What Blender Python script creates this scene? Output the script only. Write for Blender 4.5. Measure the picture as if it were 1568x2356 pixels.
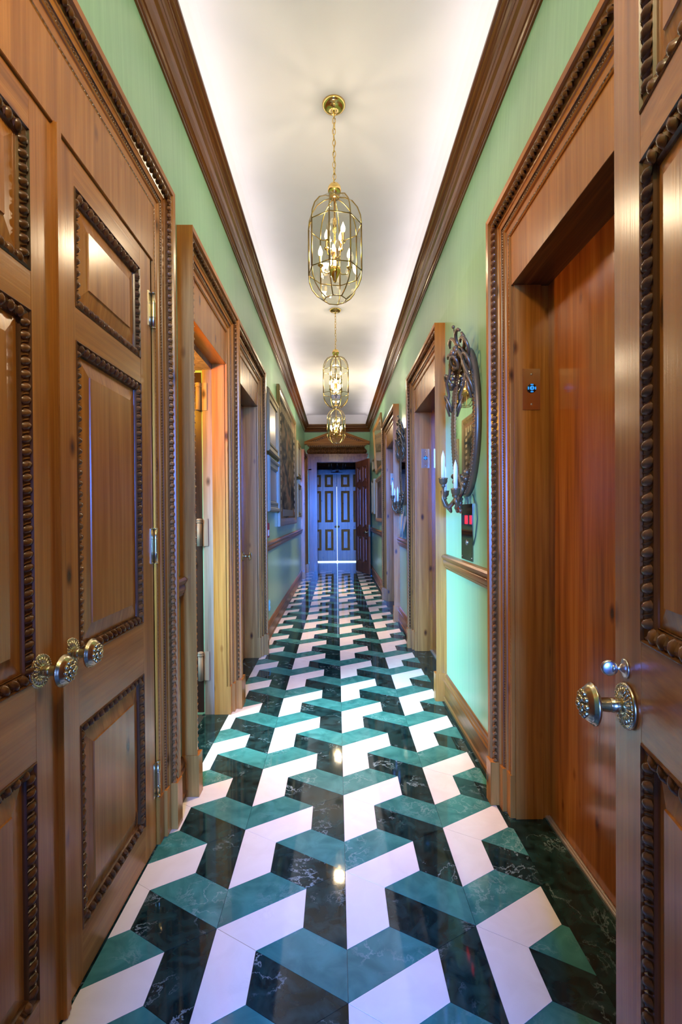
import bpy, bmesh, math, random
from mathutils import Vector, Matrix
random.seed(7)
for o in list(bpy.data.objects): bpy.data.objects.remove(o, do_unlink=True)
SC = bpy.context.scene
COL = SC.collection
PI = math.pi

# ------------------------------------------------------------------ camera
F_PX, YAW, PITCH, ROLL, CX, CY = 1098.931, 0.0049029, -0.0082468, -0.0071739, 779.724, 1193.337
cam_d = bpy.data.cameras.new('camera'); cam = bpy.data.objects.new('camera', cam_d); COL.objects.link(cam)
cam_d.sensor_fit = 'HORIZONTAL'; cam_d.sensor_width = 36.0
cam_d.lens = F_PX/1568*36
cam_d.shift_x = (784-CX)/1568; cam_d.shift_y = (CY-1178)/1568
cam_d.clip_start = 0.02
fw = Vector((math.sin(YAW)*math.cos(PITCH), math.cos(YAW)*math.cos(PITCH), math.sin(PITCH)))
r0 = Vector((math.cos(YAW), -math.sin(YAW), 0)); u0_ = r0.cross(fw)
rr = r0*math.cos(ROLL)+u0_*math.sin(ROLL); uu = -r0*math.sin(ROLL)+u0_*math.cos(ROLL)
M = Matrix((rr, uu, -fw)).transposed().to_4x4(); M.translation = Vector((0, 0, 1.35))
cam.matrix_world = M
SC.camera = cam

# ------------------------------------------------------------------ world, lights, exposure
SC.view_settings.view_transform = 'Standard'; SC.view_settings.look = 'None'
SC.view_settings.gamma = 1.0; SC.view_settings.exposure = 0.08
SC.view_settings.use_curve_mapping = False
W = bpy.data.worlds.new('world'); SC.world = W; W.use_nodes = True
W.node_tree.nodes['Background'].inputs[0].default_value = (0.25, 0.45, 1.0, 1)
W.node_tree.nodes['Background'].inputs[1].default_value = 0.05

WARM = (1.0, 0.80, 0.58); BLUE = (0.22, 0.48, 1.0)
def area(name, loc, target, sx, sy, power, color, spread=PI):
    d = bpy.data.lights.new(name, 'AREA'); d.shape = 'RECTANGLE'; d.size = sx; d.size_y = sy
    d.energy = power; d.color = color; d.spread = spread
    o = bpy.data.objects.new(name, d); COL.objects.link(o); o.location = loc
    v = (Vector(target)-Vector(loc))
    o.rotation_euler = v.to_track_quat('-Z', 'Y').to_euler()
    return o
def point(name, loc, power, color, r=0.04):
    d = bpy.data.lights.new(name, 'POINT'); d.energy = power; d.color = color; d.shadow_soft_size = r
    o = bpy.data.objects.new(name, d); COL.objects.link(o); o.location = loc
    return o
YF_ = 11.5
# concealed strips behind both cornices
for s in (-1, 1):
    o = area('cove_light', (s*0.725, 5.75, 3.54), (s*0.725-s*0.35, 5.75, 3.9), 0.05, 11.2, 14, (1.0, 0.90, 0.82))
    d = Vector((-s*0.5, 0, 0.86)).normalized()          # long side along Y
    z = -d; y = Vector((0, 1, 0)); x = y.cross(z)
    o.matrix_world = Matrix.Translation(o.location) @ Matrix((x, y, z)).transposed().to_4x4()
# daylight: a window in the room behind the camera (comes through the doorway the camera stands in) and the side room on the left
area('daylight_behind', (0.0, -25.0, 3.5), (0.0, 5.0, 1.1), 11.0, 3.0, 80000, (0.06, 0.23, 1.0))
area('daylight_near_room', (0.0, -1.5, 1.0), (0.0, 3.0, 0.7), 1.6, 1.4, 17, (0.24, 0.36, 1.0))
area('daylight_side_room', (-1.75, 2.0, 1.65), (0.3, 2.8, 0.65), 0.9, 1.2, 84, (0.27, 0.73, 1.0), math.radians(64))
point('side_room_lamp', (-1.25, 2.72, 2.15), 58, (1.0, 0.44, 0.03), 0.08)

# ------------------------------------------------------------------ materials
def nodes(name):
    m = bpy.data.materials.new(name); m.use_nodes = True
    nt = m.node_tree; b = nt.nodes['Principled BSDF']
    return m, nt, b
def N(nt, t, **k):
    n = nt.nodes.new(t)
    for a, v in k.items(): setattr(n, a, v)
    return n
def ramp(nt, stops):
    n = nt.nodes.new('ShaderNodeValToRGB'); e = n.color_ramp.elements
    while len(e) < len(stops): e.new(0.5)
    for i, (p, c) in enumerate(stops):
        e[i].position = p; e[i].color = (*c, 1) if len(c) == 3 else c
    return n
def plain(name, col, rough=0.5, metal=0.0, spec=0.5, emit=None, es=1.0):
    m, nt, b = nodes(name)
    b.inputs['Base Color'].default_value = (*col, 1); b.inputs['Roughness'].default_value = rough
    b.inputs['Metallic'].default_value = metal; b.inputs['Specular IOR Level'].default_value = spec
    if emit: b.inputs['Emission Color'].default_value = (*emit, 1); b.inputs['Emission Strength'].default_value = es
    return m
def wood(name, axis, dark, mid, light, rough=0.28, knots=True, coat=0.0, spec=0.3):
    m, nt, b = nodes(name); L = nt.links.new
    g = N(nt, 'ShaderNodeNewGeometry'); oi = N(nt, 'ShaderNodeObjectInfo')
    mul = N(nt, 'ShaderNodeVectorMath', operation='SCALE'); mul.inputs['Scale'].default_value = 7.0
    cmb = N(nt, 'ShaderNodeCombineXYZ')
    for i in range(3): L(oi.outputs['Random'], cmb.inputs[i])
    L(cmb.outputs[0], mul.inputs[0])
    add = N(nt, 'ShaderNodeVectorMath', operation='ADD'); L(g.outputs['Position'], add.inputs[0]); L(mul.outputs[0], add.inputs[1])
    sc = [26.0, 26.0, 26.0]; sc['xyz'.index(axis)] = 1.1
    mp = N(nt, 'ShaderNodeVectorMath', operation='MULTIPLY'); mp.inputs[1].default_value = sc; L(add.outputs[0], mp.inputs[0])
    n1 = N(nt, 'ShaderNodeTexNoise'); n1.inputs['Scale'].default_value = 1.0; n1.inputs['Detail'].default_value = 5; n1.inputs['Distortion'].default_value = 0.6
    L(mp.outputs[0], n1.inputs['Vector'])
    r1 = ramp(nt, [(0.28, dark), (0.5, mid), (0.74, light)]); L(n1.outputs['Fac'], r1.inputs[0])
    # fine streaks
    sc2 = [150.0]*3; sc2['xyz'.index(axis)] = 3.0
    mp2 = N(nt, 'ShaderNodeVectorMath', operation='MULTIPLY'); mp2.inputs[1].default_value = sc2; L(add.outputs[0], mp2.inputs[0])
    n2 = N(nt, 'ShaderNodeTexNoise'); n2.inputs['Scale'].default_value = 1.0; n2.inputs['Detail'].default_value = 3; L(mp2.outputs[0], n2.inputs['Vector'])
    r2 = ramp(nt, [(0.3, (0.82, 0.82, 0.82)), (0.7, (1.08, 1.08, 1.08))]); L(n2.outputs['Fac'], r2.inputs[0])
    mx = N(nt, 'ShaderNodeMix', data_type='RGBA', blend_type='MULTIPLY'); mx.inputs['Factor'].default_value = 1.0
    L(r1.outputs[0], mx.inputs['A']); L(r2.outputs[0], mx.inputs['B'])
    col = mx.outputs['Result']
    if knots:
        sc3 = [7.5]*3; sc3['xyz'.index(axis)] = 3.6
        mp3 = N(nt, 'ShaderNodeVectorMath', operation='MULTIPLY'); mp3.inputs[1].default_value = sc3; L(add.outputs[0], mp3.inputs[0])
        v = N(nt, 'ShaderNodeTexVoronoi'); v.inputs['Scale'].default_value = 1.0; L(mp3.outputs[0], v.inputs['Vector'])
        r3 = ramp(nt, [(0.05, (0.10, 0.06, 0.04)), (0.095, (0.55, 0.44, 0.34)), (0.15, (1, 1, 1))]); L(v.outputs['Distance'], r3.inputs[0])
        mx2 = N(nt, 'ShaderNodeMix', data_type='RGBA', blend_type='MULTIPLY'); mx2.inputs['Factor'].default_value = 0.9
        L(col, mx2.inputs['A']); L(r3.outputs[0], mx2.inputs['B']); col = mx2.outputs['Result']
    L(col, b.inputs['Base Color'])
    b.inputs['Roughness'].default_value = rough
    b.inputs['Specular IOR Level'].default_value = spec; b.inputs['Coat Weight'].default_value = coat; b.inputs['Coat Roughness'].default_value = 0.12
    bp = N(nt, 'ShaderNodeBump'); bp.inputs['Strength'].default_value = 0.06; bp.inputs['Distance'].default_value = 0.004
    L(n2.outputs['Fac'], bp.inputs['Height']); L(bp.outputs[0], b.inputs['Normal'])
    return m
D_, M_, L_ = (0.28, 0.090, 0.012), (0.40, 0.143, 0.022), (0.51, 0.200, 0.036)
WZ = wood('pine_upright_grain', 'z', D_, M_, L_, rough=0.25, spec=0.4)
WY = wood('pine_long_grain', 'y', D_, M_, L_, rough=0.25, spec=0.4)
WX = wood('pine_cross_grain', 'x', D_, M_, L_)
DZ = wood('dark_polished_wood_upright', 'z', (0.20, 0.052, 0.008), (0.34, 0.10, 0.016), (0.44, 0.155, 0.028), rough=0.14, spec=0.5)
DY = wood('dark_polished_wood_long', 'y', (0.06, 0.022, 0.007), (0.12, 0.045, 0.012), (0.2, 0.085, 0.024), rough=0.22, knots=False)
CORN = wood('cornice_wood', 'y', (0.085, 0.024, 0.003), (0.125, 0.040, 0.005), (0.17, 0.060, 0.010), rough=0.16, knots=False, spec=0.45)
CORNX = wood('cornice_wood_cross', 'x', (0.085, 0.024, 0.003), (0.125, 0.040, 0.005), (0.17, 0.060, 0.010), rough=0.16, knots=False, spec=0.45)
CARV = wood('carved_wood', 'z', (0.060, 0.024, 0.008), (0.13, 0.05, 0.014), (0.23, 0.095, 0.028), rough=0.25, knots=False)
OLDW = wood('weathered_wood', 'z', (0.16, 0.105, 0.075), (0.27, 0.19, 0.145), (0.36, 0.27, 0.21), rough=0.6, coat=0)
MAHZ = wood('reddish_wood_upright', 'z', (0.11, 0.032, 0.014), (0.20, 0.060, 0.024), (0.28, 0.095, 0.036), rough=0.25, knots=False)

CARVL = wood('carved_wood_lit', 'z', (0.12, 0.043, 0.010), (0.22, 0.083, 0.020), (0.33, 0.135, 0.040), rough=0.25, knots=False)
def wallpaint():
    m, nt, b = nodes('green_strie_wall_paint'); L = nt.links.new
    g = N(nt, 'ShaderNodeNewGeometry')
    mp = N(nt, 'ShaderNodeVectorMath', operation='MULTIPLY'); mp.inputs[1].default_value = (60, 60, 1.2); L(g.outputs['Position'], mp.inputs[0])
    n = N(nt, 'ShaderNodeTexNoise'); n.inputs['Scale'].default_value = 1; n.inputs['Detail'].default_value = 4; L(mp.outputs[0], n.inputs['Vector'])
    r = ramp(nt, [(0.25, (0.210, 0.430, 0.270)), (0.75, (0.280, 0.520, 0.330))]); L(n.outputs['Fac'], r.inputs[0])
    L(r.outputs[0], b.inputs['Base Color']); b.inputs['Roughness'].default_value = 0.28; b.inputs['Specular IOR Level'].default_value = 0.45
    return m
GREEN = wallpaint()
def plaster():
    m, nt, b = nodes('cream_ceiling_plaster'); L = nt.links.new
    g = N(nt, 'ShaderNodeNewGeometry')
    n = N(nt, 'ShaderNodeTexNoise'); n.inputs['Scale'].default_value = 3; L(g.outputs['Position'], n.inputs['Vector'])
    r = ramp(nt, [(0.3, (0.69, 0.68, 0.76)), (0.7, (0.73, 0.72, 0.80))]); L(n.outputs['Fac'], r.inputs[0])
    L(r.outputs[0], b.inputs['Base Color']); b.inputs['Roughness'].default_value = 0.8
    return m
CEIL = plaster()
def marble(name, c0, c1, vein, vscale, vwidth, vamt, rough=0.045, mott=9.0):
    m, nt, b = nodes(name); L = nt.links.new
    g = N(nt, 'ShaderNodeNewGeometry'); oi = N(nt, 'ShaderNodeObjectInfo')
    cmb = N(nt, 'ShaderNodeCombineXYZ'); L(oi.outputs['Random'], cmb.inputs[0]); L(oi.outputs['Random'], cmb.inputs[1])
    mul = N(nt, 'ShaderNodeVectorMath', operation='SCALE'); mul.inputs['Scale'].default_value = 13.0; L(cmb.outputs[0], mul.inputs[0])
    add = N(nt, 'ShaderNodeVectorMath', operation='ADD'); L(g.outputs['Position'], add.inputs[0]); L(mul.outputs[0], add.inputs[1])
    n = N(nt, 'ShaderNodeTexNoise'); n.inputs['Scale'].default_value = mott; n.inputs['Detail'].default_value = 8; n.inputs['Distortion'].default_value = 1.2
    L(add.outputs[0], n.inputs['Vector'])
    r = ramp(nt, [(0.3, c0), (0.72, c1)]); L(n.outputs['Fac'], r.inputs[0])
    # veins: distorted ridge noise
    n2 = N(nt, 'ShaderNodeTexNoise'); n2.inputs['Scale'].default_value = vscale; n2.inputs['Detail'].default_value = 9; n2.inputs['Roughness'].default_value = 0.62; n2.inputs['Distortion'].default_value = 0.35
    L(add.outputs[0], n2.inputs['Vector'])
    sub = N(nt, 'ShaderNodeMath', operation='SUBTRACT'); sub.inputs[1].default_value = 0.5; L(n2.outputs['Fac'], sub.inputs[0])
    ab = N(nt, 'ShaderNodeMath', operation='ABSOLUTE'); L(sub.outputs[0], ab.inputs[0])
    rv = ramp(nt, [(0.0, (1, 1, 1)), (vwidth, (0, 0, 0))]); L(ab.outputs[0], rv.inputs[0])
    n3 = N(nt, 'ShaderNodeTexNoise'); n3.inputs['Scale'].default_value = 4; L(add.outputs[0], n3.inputs['Vector'])
    r3 = ramp(nt, [(0.5, (0, 0, 0)), (0.68, (1, 1, 1))]); L(n3.outputs['Fac'], r3.inputs[0])
    mm = N(nt, 'ShaderNodeMath', operation='MULTIPLY'); L(rv.outputs[0], mm.inputs[0]); L(r3.outputs[0], mm.inputs[1])
    m2 = N(nt, 'ShaderNodeMath', operation='MULTIPLY'); m2.inputs[1].default_value = vamt; L(mm.outputs[0], m2.inputs[0])
    mx = N(nt, 'ShaderNodeMix', data_type='RGBA'); L(m2.outputs[0], mx.inputs['Factor']); L(r.outputs[0], mx.inputs['A']); mx.inputs['B'].default_value = (*vein, 1)
    L(mx.outputs['Result'], b.inputs['Base Color']); b.inputs['Roughness'].default_value = rough; b.inputs['Specular IOR Level'].default_value = 0.42
    return m
MW = marble('white_marble', (0.74, 0.68, 0.63), (0.80, 0.745, 0.70), (0.62, 0.56, 0.5), 3, 0.015, 0.35)
MG = marble('mid_green_marble', (0.022, 0.125, 0.112), (0.060, 0.240, 0.210), (0.30, 0.45, 0.42), 14, 0.03, 0.5)
MD = marble('dark_green_marble', (0.001, 0.006, 0.006), (0.014, 0.046, 0.044), (0.42, 0.54, 0.54), 6, 0.012, 0.7, mott=14.0)
GROUT = plain('dark_grout', (0.03, 0.035, 0.035), 0.6)
BRASS = plain('polished_brass', (0.83, 0.58, 0.20), 0.16, 1.0)
BRASSD = plain('worn_brass', (0.62, 0.52, 0.32), 0.24, 1.0)
STEEL = plain('brushed_metal', (0.62, 0.60, 0.56), 0.3, 1.0)
GILT = plain('aged_gilt', (0.17, 0.110, 0.055), 0.34, 0.55)
BLACK = plain('black', (0.008, 0.008, 0.010), 0.4)
MIRROR = plain('mirror_glass', (0.86, 0.86, 0.80), 0.015, 1.0)
SMOKE = plain('dark_polished_plate', (0.20, 0.17, 0.12), 0.05, 1.0)
WAX = plain('white_wax', (0.82, 0.80, 0.80), 0.4)
SILVERW = plain('silvered_frame', (0.26, 0.21, 0.11), 0.55, 0.0, 0.2)
SILVERB = plain('cool_silvered_frame', (0.22, 0.24, 0.20), 0.5, 0.1, 0.3)
CAME = plain('lantern_came_brass', (0.30, 0.215, 0.075), 0.34, 1.0)
BULB_ON = plain('lit_bulb', (1, 0.9, 0.7), 0.3, emit=(1.0, 0.82, 0.55), es=7)
BULB_OFF = plain('grey_unlit_bulb', (0.42, 0.40, 0.37), 0.25)
RED = plain('red_display', (0.5, 0.0, 0.0), 0.3, emit=(1.0, 0.01, 0.02), es=3.0)
BLUEL = plain('blue_key_ring', (0.02, 0.2, 0.6), 0.3, emit=(0.03, 0.35, 1.0), es=0.8)
PAPER = None
def thinglass(name, tint):
    m = bpy.data.materials.new(name); m.use_nodes = True; nt = m.node_tree; nt.nodes.clear(); L = nt.links.new
    out = N(nt, 'ShaderNodeOutputMaterial'); mix = N(nt, 'ShaderNodeMixShader'); t = N(nt, 'ShaderNodeBsdfTransparent'); g = N(nt, 'ShaderNodeBsdfGlossy')
    t.inputs[0].default_value = (*tint, 1); g.inputs['Roughness'].default_value = 0.02
    lw = N(nt, 'ShaderNodeLayerWeight'); lw.inputs['Blend'].default_value = 0.5
    pw = N(nt, 'ShaderNodeMath', operation='POWER'); pw.inputs[1].default_value = 4.0; L(lw.outputs['Facing'], pw.inputs[0])
    f = N(nt, 'ShaderNodeMath', operation='MULTIPLY_ADD'); f.inputs[1].default_value = 0.6; f.inputs[2].default_value = 0.05; L(pw.outputs[0], f.inputs[0])
    L(f.outputs[0], mix.inputs[0]); L(t.outputs[0], mix.inputs[1]); L(g.outputs[0], mix.inputs[2]); L(mix.outputs[0], out.inputs[0])
    return m
GLASS = thinglass('lantern_glass', (0.87, 0.88, 0.82))

# ------------------------------------------------------------------ mesh builder
class MB:
    def __init__(s): s.v = []; s.f = []; s.mi = []; s.sm = []
    def add(s, vs, fs, mat=0, smooth=False):
        o = len(s.v); s.v += [tuple(p) for p in vs]
        for f in fs: s.f.append([o+i for i in f]); s.mi.append(mat); s.sm.append(smooth)
    def box(s, a, b, mat=0):
        x0, y0, z0 = a; x1, y1, z1 = b
        vs = [(x0,y0,z0),(x1,y0,z0),(x1,y1,z0),(x0,y1,z0),(x0,y0,z1),(x1,y0,z1),(x1,y1,z1),(x0,y1,z1)]
        s.add(vs, [(0,3,2,1),(4,5,6,7),(0,1,5,4),(1,2,6,5),(2,3,7,6),(3,0,4,7)], mat)
    def fbox(s, fr, u0, u1, v0, v1, d0, d1, mat=0):      # box in a wall frame
        vs = [fr(u,v,d) for d in (d0,d1) for (u,v) in ((u0,v0),(u1,v0),(u1,v1),(u0,v1))]
        s.add(vs, [(0,3,2,1),(4,5,6,7),(0,1,5,4),(1,2,6,5),(2,3,7,6),(3,0,4,7)], mat)
    def prism(s, pts, vec, mat=0):
        n = len(pts); vec = Vector(vec); P = [Vector(p) for p in pts]; Q = [p+vec for p in P]
        fs = [tuple(range(n))[::-1], tuple(range(n, 2*n))]+[(i,(i+1)%n,n+(i+1)%n,n+i) for i in range(n)]
        s.add(P+Q, fs, mat)
    def loft(s, rings, closed=True, caps=True, mat=0, smooth=False):
        n = len(rings[0]); vs = [p for r in rings for p in r]; fs = []
        for k in range(len(rings)-1):
            for i in range(n if closed else n-1):
                j = (i+1)%n; fs.append((k*n+i, k*n+j, (k+1)*n+j, (k+1)*n+i))
        s.add(vs, fs, mat, smooth)
        if caps:
            o = len(s.v)-len(vs)
            for r in (0, len(rings)-1): s.f.append([o+r*n+i for i in range(n)]); s.mi.append(mat); s.sm.append(False)
    def tube(s, pts, r, n=8, mat=0, caps=True, closed=False):
        P = [Vector(p) for p in pts]; m = len(P); R = r if isinstance(r, (list, tuple)) else [r]*m
        rings = []; prev = None
        for i in range(m):
            if closed: t = (P[(i+1)%m]-P[i-1]).normalized()
            else: t = (P[min(i+1,m-1)]-P[max(i-1,0)]).normalized()
            if prev is None:
                a = Vector((0,0,1)) if abs(t.z) < 0.9 else Vector((1,0,0)); x = a.cross(t).normalized()
            else: x = (prev-t*prev.dot(t)).normalized()
            prev = x; y = t.cross(x)
            rings.append([P[i]+(x*math.cos(2*PI*k/n)+y*math.sin(2*PI*k/n))*R[i] for k in range(n)])
        if closed: rings.append(rings[0])
        s.loft(rings, True, caps and not closed, mat, True)
    def lathe(s, c, ax, prof, n=20, mat=0, rmod=None):   # prof: (radius, distance along axis)
        c = Vector(c); ax = Vector(ax).normalized(); a = Vector((0,0,1)) if abs(ax.z) < 0.9 else Vector((1,0,0))
        x = a.cross(ax).normalized(); y = ax.cross(x)
        rings = []
        for (r, h) in prof:
            rings.append([c+ax*h+(x*math.cos(2*PI*k/n)+y*math.sin(2*PI*k/n))*max(r,1e-4)*(rmod(k,r,h) if rmod else 1) for k in range(n)])
        s.loft(rings, True, True, mat, True)
    def ball(s, c, r, n=8, m=5, mat=0, ax=None):
        prof = [(r*math.sin(PI*i/m), -r*math.cos(PI*i/m)) for i in range(m+1)]
        s.lathe(c, ax or (0,0,1), prof, n, mat)
    def build(s, name, mats, parent=None, kind=None):
        me = bpy.data.meshes.new(name); me.from_pydata(s.v, [], s.f)
        for m in (mats if isinstance(mats, (list, tuple)) else [mats]): me.materials.append(m)
        for p, i, q in zip(me.polygons, s.mi, s.sm): p.material_index = i; p.use_smooth = q
        bm = bmesh.new(); bm.from_mesh(me); bmesh.ops.recalc_face_normals(bm, faces=bm.faces); bm.to_mesh(me); bm.free()
        o = bpy.data.objects.new(name, me); COL.objects.link(o)
        if parent: o.parent = parent
        if kind: o['kind'] = kind
        return o
def tag(o, label, cat, group=None, kind=None):
    o['label'] = label; o['category'] = cat
    if group: o['group'] = group
    if kind: o['kind'] = kind
    return o
def empty(name, parent=None, loc=(0,0,0)):
    o = bpy.data.objects.new(name, None); COL.objects.link(o); o.location = loc; o.empty_display_size = 0.05
    if parent: o.parent = parent
    return o
def dup_tree(root, mat, parent=None):
    c = root.copy(); COL.objects.link(c)
    if parent: c.parent = parent
    else: c.matrix_world = mat
    for ch in list(root.children): dup_tree(ch, None, c)
    return c

# wall frames: (u along the corridor, v up, d out of the wall towards the corridor)
XL, XR, YF = -0.752, 0.785, 11.5
FL = lambda u, v, d: Vector((XL+d, u, v))
FR = lambda u, v, d: Vector((XR-d, u, v))
FF = lambda u, v, d: Vector((u, YF-d, v))
def frame(o, du, dn):
    o = Vector(o); du = Vector(du); dn = Vector(dn)
    return lambda u, v, d: o+du*u+Vector((0,0,v))+dn*d

# ------------------------------------------------------------------ floor
A_ = 0.163073; OX, OY = 0.022089, 1.797459; S3 = 3**0.5
floor = MB(); floor.box((-1.6, -0.8, -0.06), (1.6, 14.2, -0.006)); floor = floor.build('floor', GROUT)
tag(floor, 'polished marble floor of interlocking chevrons in white, mid green and dark green', 'floor', kind='structure')
BX0, BX1 = -0.742, 0.748
def clip(poly, x0, x1, y0, y1):
    for (ax, lim, sg) in ((0,x0,1),(0,x1,-1),(1,y0,1),(1,y1,-1)):
        out = []
        for i in range(len(poly)):
            p, q = poly[i], poly[(i+1)%len(poly)]
            a, b = (p[ax]-lim)*sg, (q[ax]-lim)*sg
            if a >= 0: out.append(p)
            if a*b < 0:
                t = a/(a-b); out.append((p[0]+(q[0]-p[0])*t, p[1]+(q[1]-p[1])*t))
        poly = out
        if len(poly) < 3: return []
    return poly
WT = [[(0,0),(S3,1),(S3,0),(S3/2,-.5)], [(0,0),(S3/2,-.5),(S3/2,-1.5),(0,-2)]]
GT = [[(0,0),(S3,1),(S3/2,1.5),(0,1)], [(0,0),(0,1),(-S3/2,1.5),(-S3,1)]]
DT = [[(-x, y) for x, y in p] for p in WT]
def inset(poly, g):
    cx = sum(p[0] for p in poly)/len(poly); cy = sum(p[1] for p in poly)/len(poly); out = []
    n = len(poly); ar = sum(poly[i][0]*poly[(i+1)%n][1]-poly[(i+1)%n][0]*poly[i][1] for i in range(n))
    sg = 1 if ar > 0 else -1
    for i in range(n):
        a, b, c = Vector(poly[i-1]), Vector(poly[i]), Vector(poly[(i+1)%n])
        e1 = (b-a).normalized(); e2 = (c-b).normalized()
        n1 = Vector((-e1.y, e1.x))*sg; n2 = Vector((-e2.y, e2.x))*sg
        k = n1+n2; den = max(1+n1.dot(n2), 0.3); out.append(tuple(b+k*(g/den)))
    return out
tiles = []
for i in range(-3, 4):
    for j in range(-30, 40):
        ox = OX+A_*1.5*S3*i; oy = OY+A_*(3*j+1.5*(i%2))
        for kind, sets in (('white_tile', WT), ('green_tile', GT), ('dark_tile', DT)):
            for p in sets:
                q = clip([(ox+A_*x, oy+A_*y) for x, y in p], BX0, BX1, 0.35, YF+0.1)
                if len(q) >= 3:
                    q2 = [q[0]]
                    for pt in q[1:]:
                        if (Vector(pt)-Vector(q2[-1])).length > 0.004: q2.append(pt)
                    if (Vector(q2[0])-Vector(q2[-1])).length < 0.004: q2.pop()
                    if len(q2) >= 3: tiles.append((sum(y for x, y in q2)/len(q2), kind, q2))
tiles.sort(key=lambda t: t[0])
TM = {'white_tile': MW, 'green_tile': MG, 'dark_tile': MD}
def tile_mesh(mb, q, mat=0):
    q = inset(q, 0.0006)
    mb.prism([(x, y, -0.006) for x, y in q], (0, 0, 0.006+random.uniform(-0.0002, 0.0001)), mat)
vis = [t for t in tiles if t[0] > 0.95]
cnt = {k: 0 for k in TM}
far = MB()
for (cy, kind, q) in vis:
    if cnt[kind] < 110:
        cnt[kind] += 1; mb = MB(); tile_mesh(mb, q); mb.build(kind, TM[kind], floor)
    else: tile_mesh(far, q, list(TM).index(kind))
far.build('distant_tile_field', [MW, MG, MD], floor, 'stuff')
def slab(x0, x1, y0, y1):
    mb = MB(); mb.box((x0, y0, -0.006), (x1, y1, -0.0002)); return mb.build('border_slab', MD, floor)
for (a, b) in ((0.35, 2.44), (2.44, 3.23), (3.23, 4.5), (4.5, 7.5), (7.5, YF)): slab(-0.9 if b < 3.3 else -0.92, BX0, a, b)
for (a, b) in ((0.35, 1.2), (1.2, 2.2), (2.2, 3.5), (3.5, 4.75), (4.75, 7.6), (7.6, YF)): slab(BX1, 0.96, a, b)
mb = MB(); mb.box((-1.5, YF+0.1, -0.006), (1.5, 14.1, 0.0)); mb.build('hall_floor_slab', plain('polished_grey_stone', (0.20, 0.20, 0.24), 0.10), floor)

# ------------------------------------------------------------------ walls with door openings
def wall(name, side, openings, label):
    mb = MB(); X = XL if side < 0 else XR; T = side*0.22; XT = -0.765 if side < 0 else 0.812
    cuts = [0.1]+[c for o in openings for c in (o[0]-0.021, o[1]+0.021)]+[YF]
    for k in range(len(cuts)-1):
        a, b = cuts[k], cuts[k+1]
        if b-a < 1e-3: continue
        z0 = openings[k//2][2]+0.05 if k % 2 == 1 else -0.006
        pts = [(X, a, z0), (X, a, 2.8), (XT, a, 3.335), (XT, a, 3.50), (X+T, a, 3.50), (X+T, a, z0)]
        mb.prism(pts, (0, b-a, 0))
    return tag(mb.build(name, GREEN), label, 'wall', kind='structure')
ZO = 2.372
LOP = [(0.65, 1.955, ZO), (2.44, 3.23, ZO), (3.56, 4.50, ZO), (10.2, 11.1, ZO)]
ROP = [(0.98, 2.10, ZO-0.01), (3.58, 4.70, ZO-0.01), (6.12, 7.40, ZO-0.01)]
wall('wall_left', -1, LOP, 'left corridor wall painted glossy green with fine vertical streaks')
wall('wall_right', 1, ROP, 'right corridor wall painted glossy green between the lift doors')
mb = MB()
mb.box((-0.98, YF, -0.006), (-0.485, YF+0.16, 3.5)); mb.box((0.485, YF, -0.006), (1.0, YF+0.16, 3.5)); mb.box((-0.485, YF, 2.62), (0.485, YF+0.16, 3.5))
tag(mb.build('wall_far', GREEN), 'green end wall around the pedimented doorway', 'wall', kind='structure')
mb = MB()
mb.box((-1.2, 0.03, -0.006), (-0.46, 0.10, 3.9)); mb.box((0.452, 0.03, -0.006), (1.2, 0.10, 3.9)); mb.box((-0.46, 0.03, 2.63), (0.452, 0.10, 3.9))
tag(mb.build('wall_near', GREEN), 'near end wall around the doorway the view is taken from', 'wall', kind='structure')
# ceiling with coved edges
mb = MB(); prof = [(-0.79, 3.49), (-0.79, 3.60)]
for k in range(7):
    a = PI-k*PI/12; prof.append((-0.64+0.15*math.cos(a), 3.605+0.15*math.sin(a)))
prof += [(-x+0.02, z) for x, z in reversed(prof)]
out = [(x*1.06+(0.02 if x > 0 else -0.02), z+0.06 if z > 3.62 else z) for x, z in prof]
mb.loft([[Vector((x, y, z)) for x, z in prof+out[::-1]] for y in (0.1, YF+0.02)], True, True)
mb.box((-0.84, YF+0.02, 3.45), (0.86, YF+0.06, 3.82))
tag(mb.build('ceiling', CEIL), 'cream plaster ceiling with coved edges lit from behind the cornice', 'ceiling', kind='structure')
# cornice
CP = [(0,0),(.010,0),(.012,.010),(.017,.012),(.017,.021),(.023,.027),(.030,.030),(.034,.040),(.040,.056),(.050,.072),(.062,.086),(.068,.098),(.069,.110),(.074,.122),(.083,.130),(.089,.132),(.089,.142),(.097,.145),(.104,.152),(.105,.160),(.116,.163),(.117,.175),(0.02,.175),(0.0,.12)]
ZC = 3.335
def cornice_seg(name, label, pts, mat):
    mb = MB(); rings = []
    for (P, dv) in pts: rings.append([Vector((P[0]+dv[0]*p, P[1]+dv[1]*p, ZC+z)) for p, z in CP])
    mb.loft(rings, True, True); return tag(mb.build(name, mat), label, 'cornice', kind='structure')
cornice_seg('trim_1', 'brown moulded cornice along the top of the left wall', [((-0.765, 0.1), (1, 0)), ((-0.765, YF), (1, -1))], CORN)
cornice_seg('trim_2', 'brown moulded cornice along the top of the right wall', [((0.812, 0.1), (-1, 0)), ((0.812, YF), (-1, -1))], CORN)
cornice_seg('trim_3', 'short brown moulded cornice across the far end wall', [((-0.765, YF), (1, -1)), ((0.812, YF), (-1, -1))], CORNX)

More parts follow.
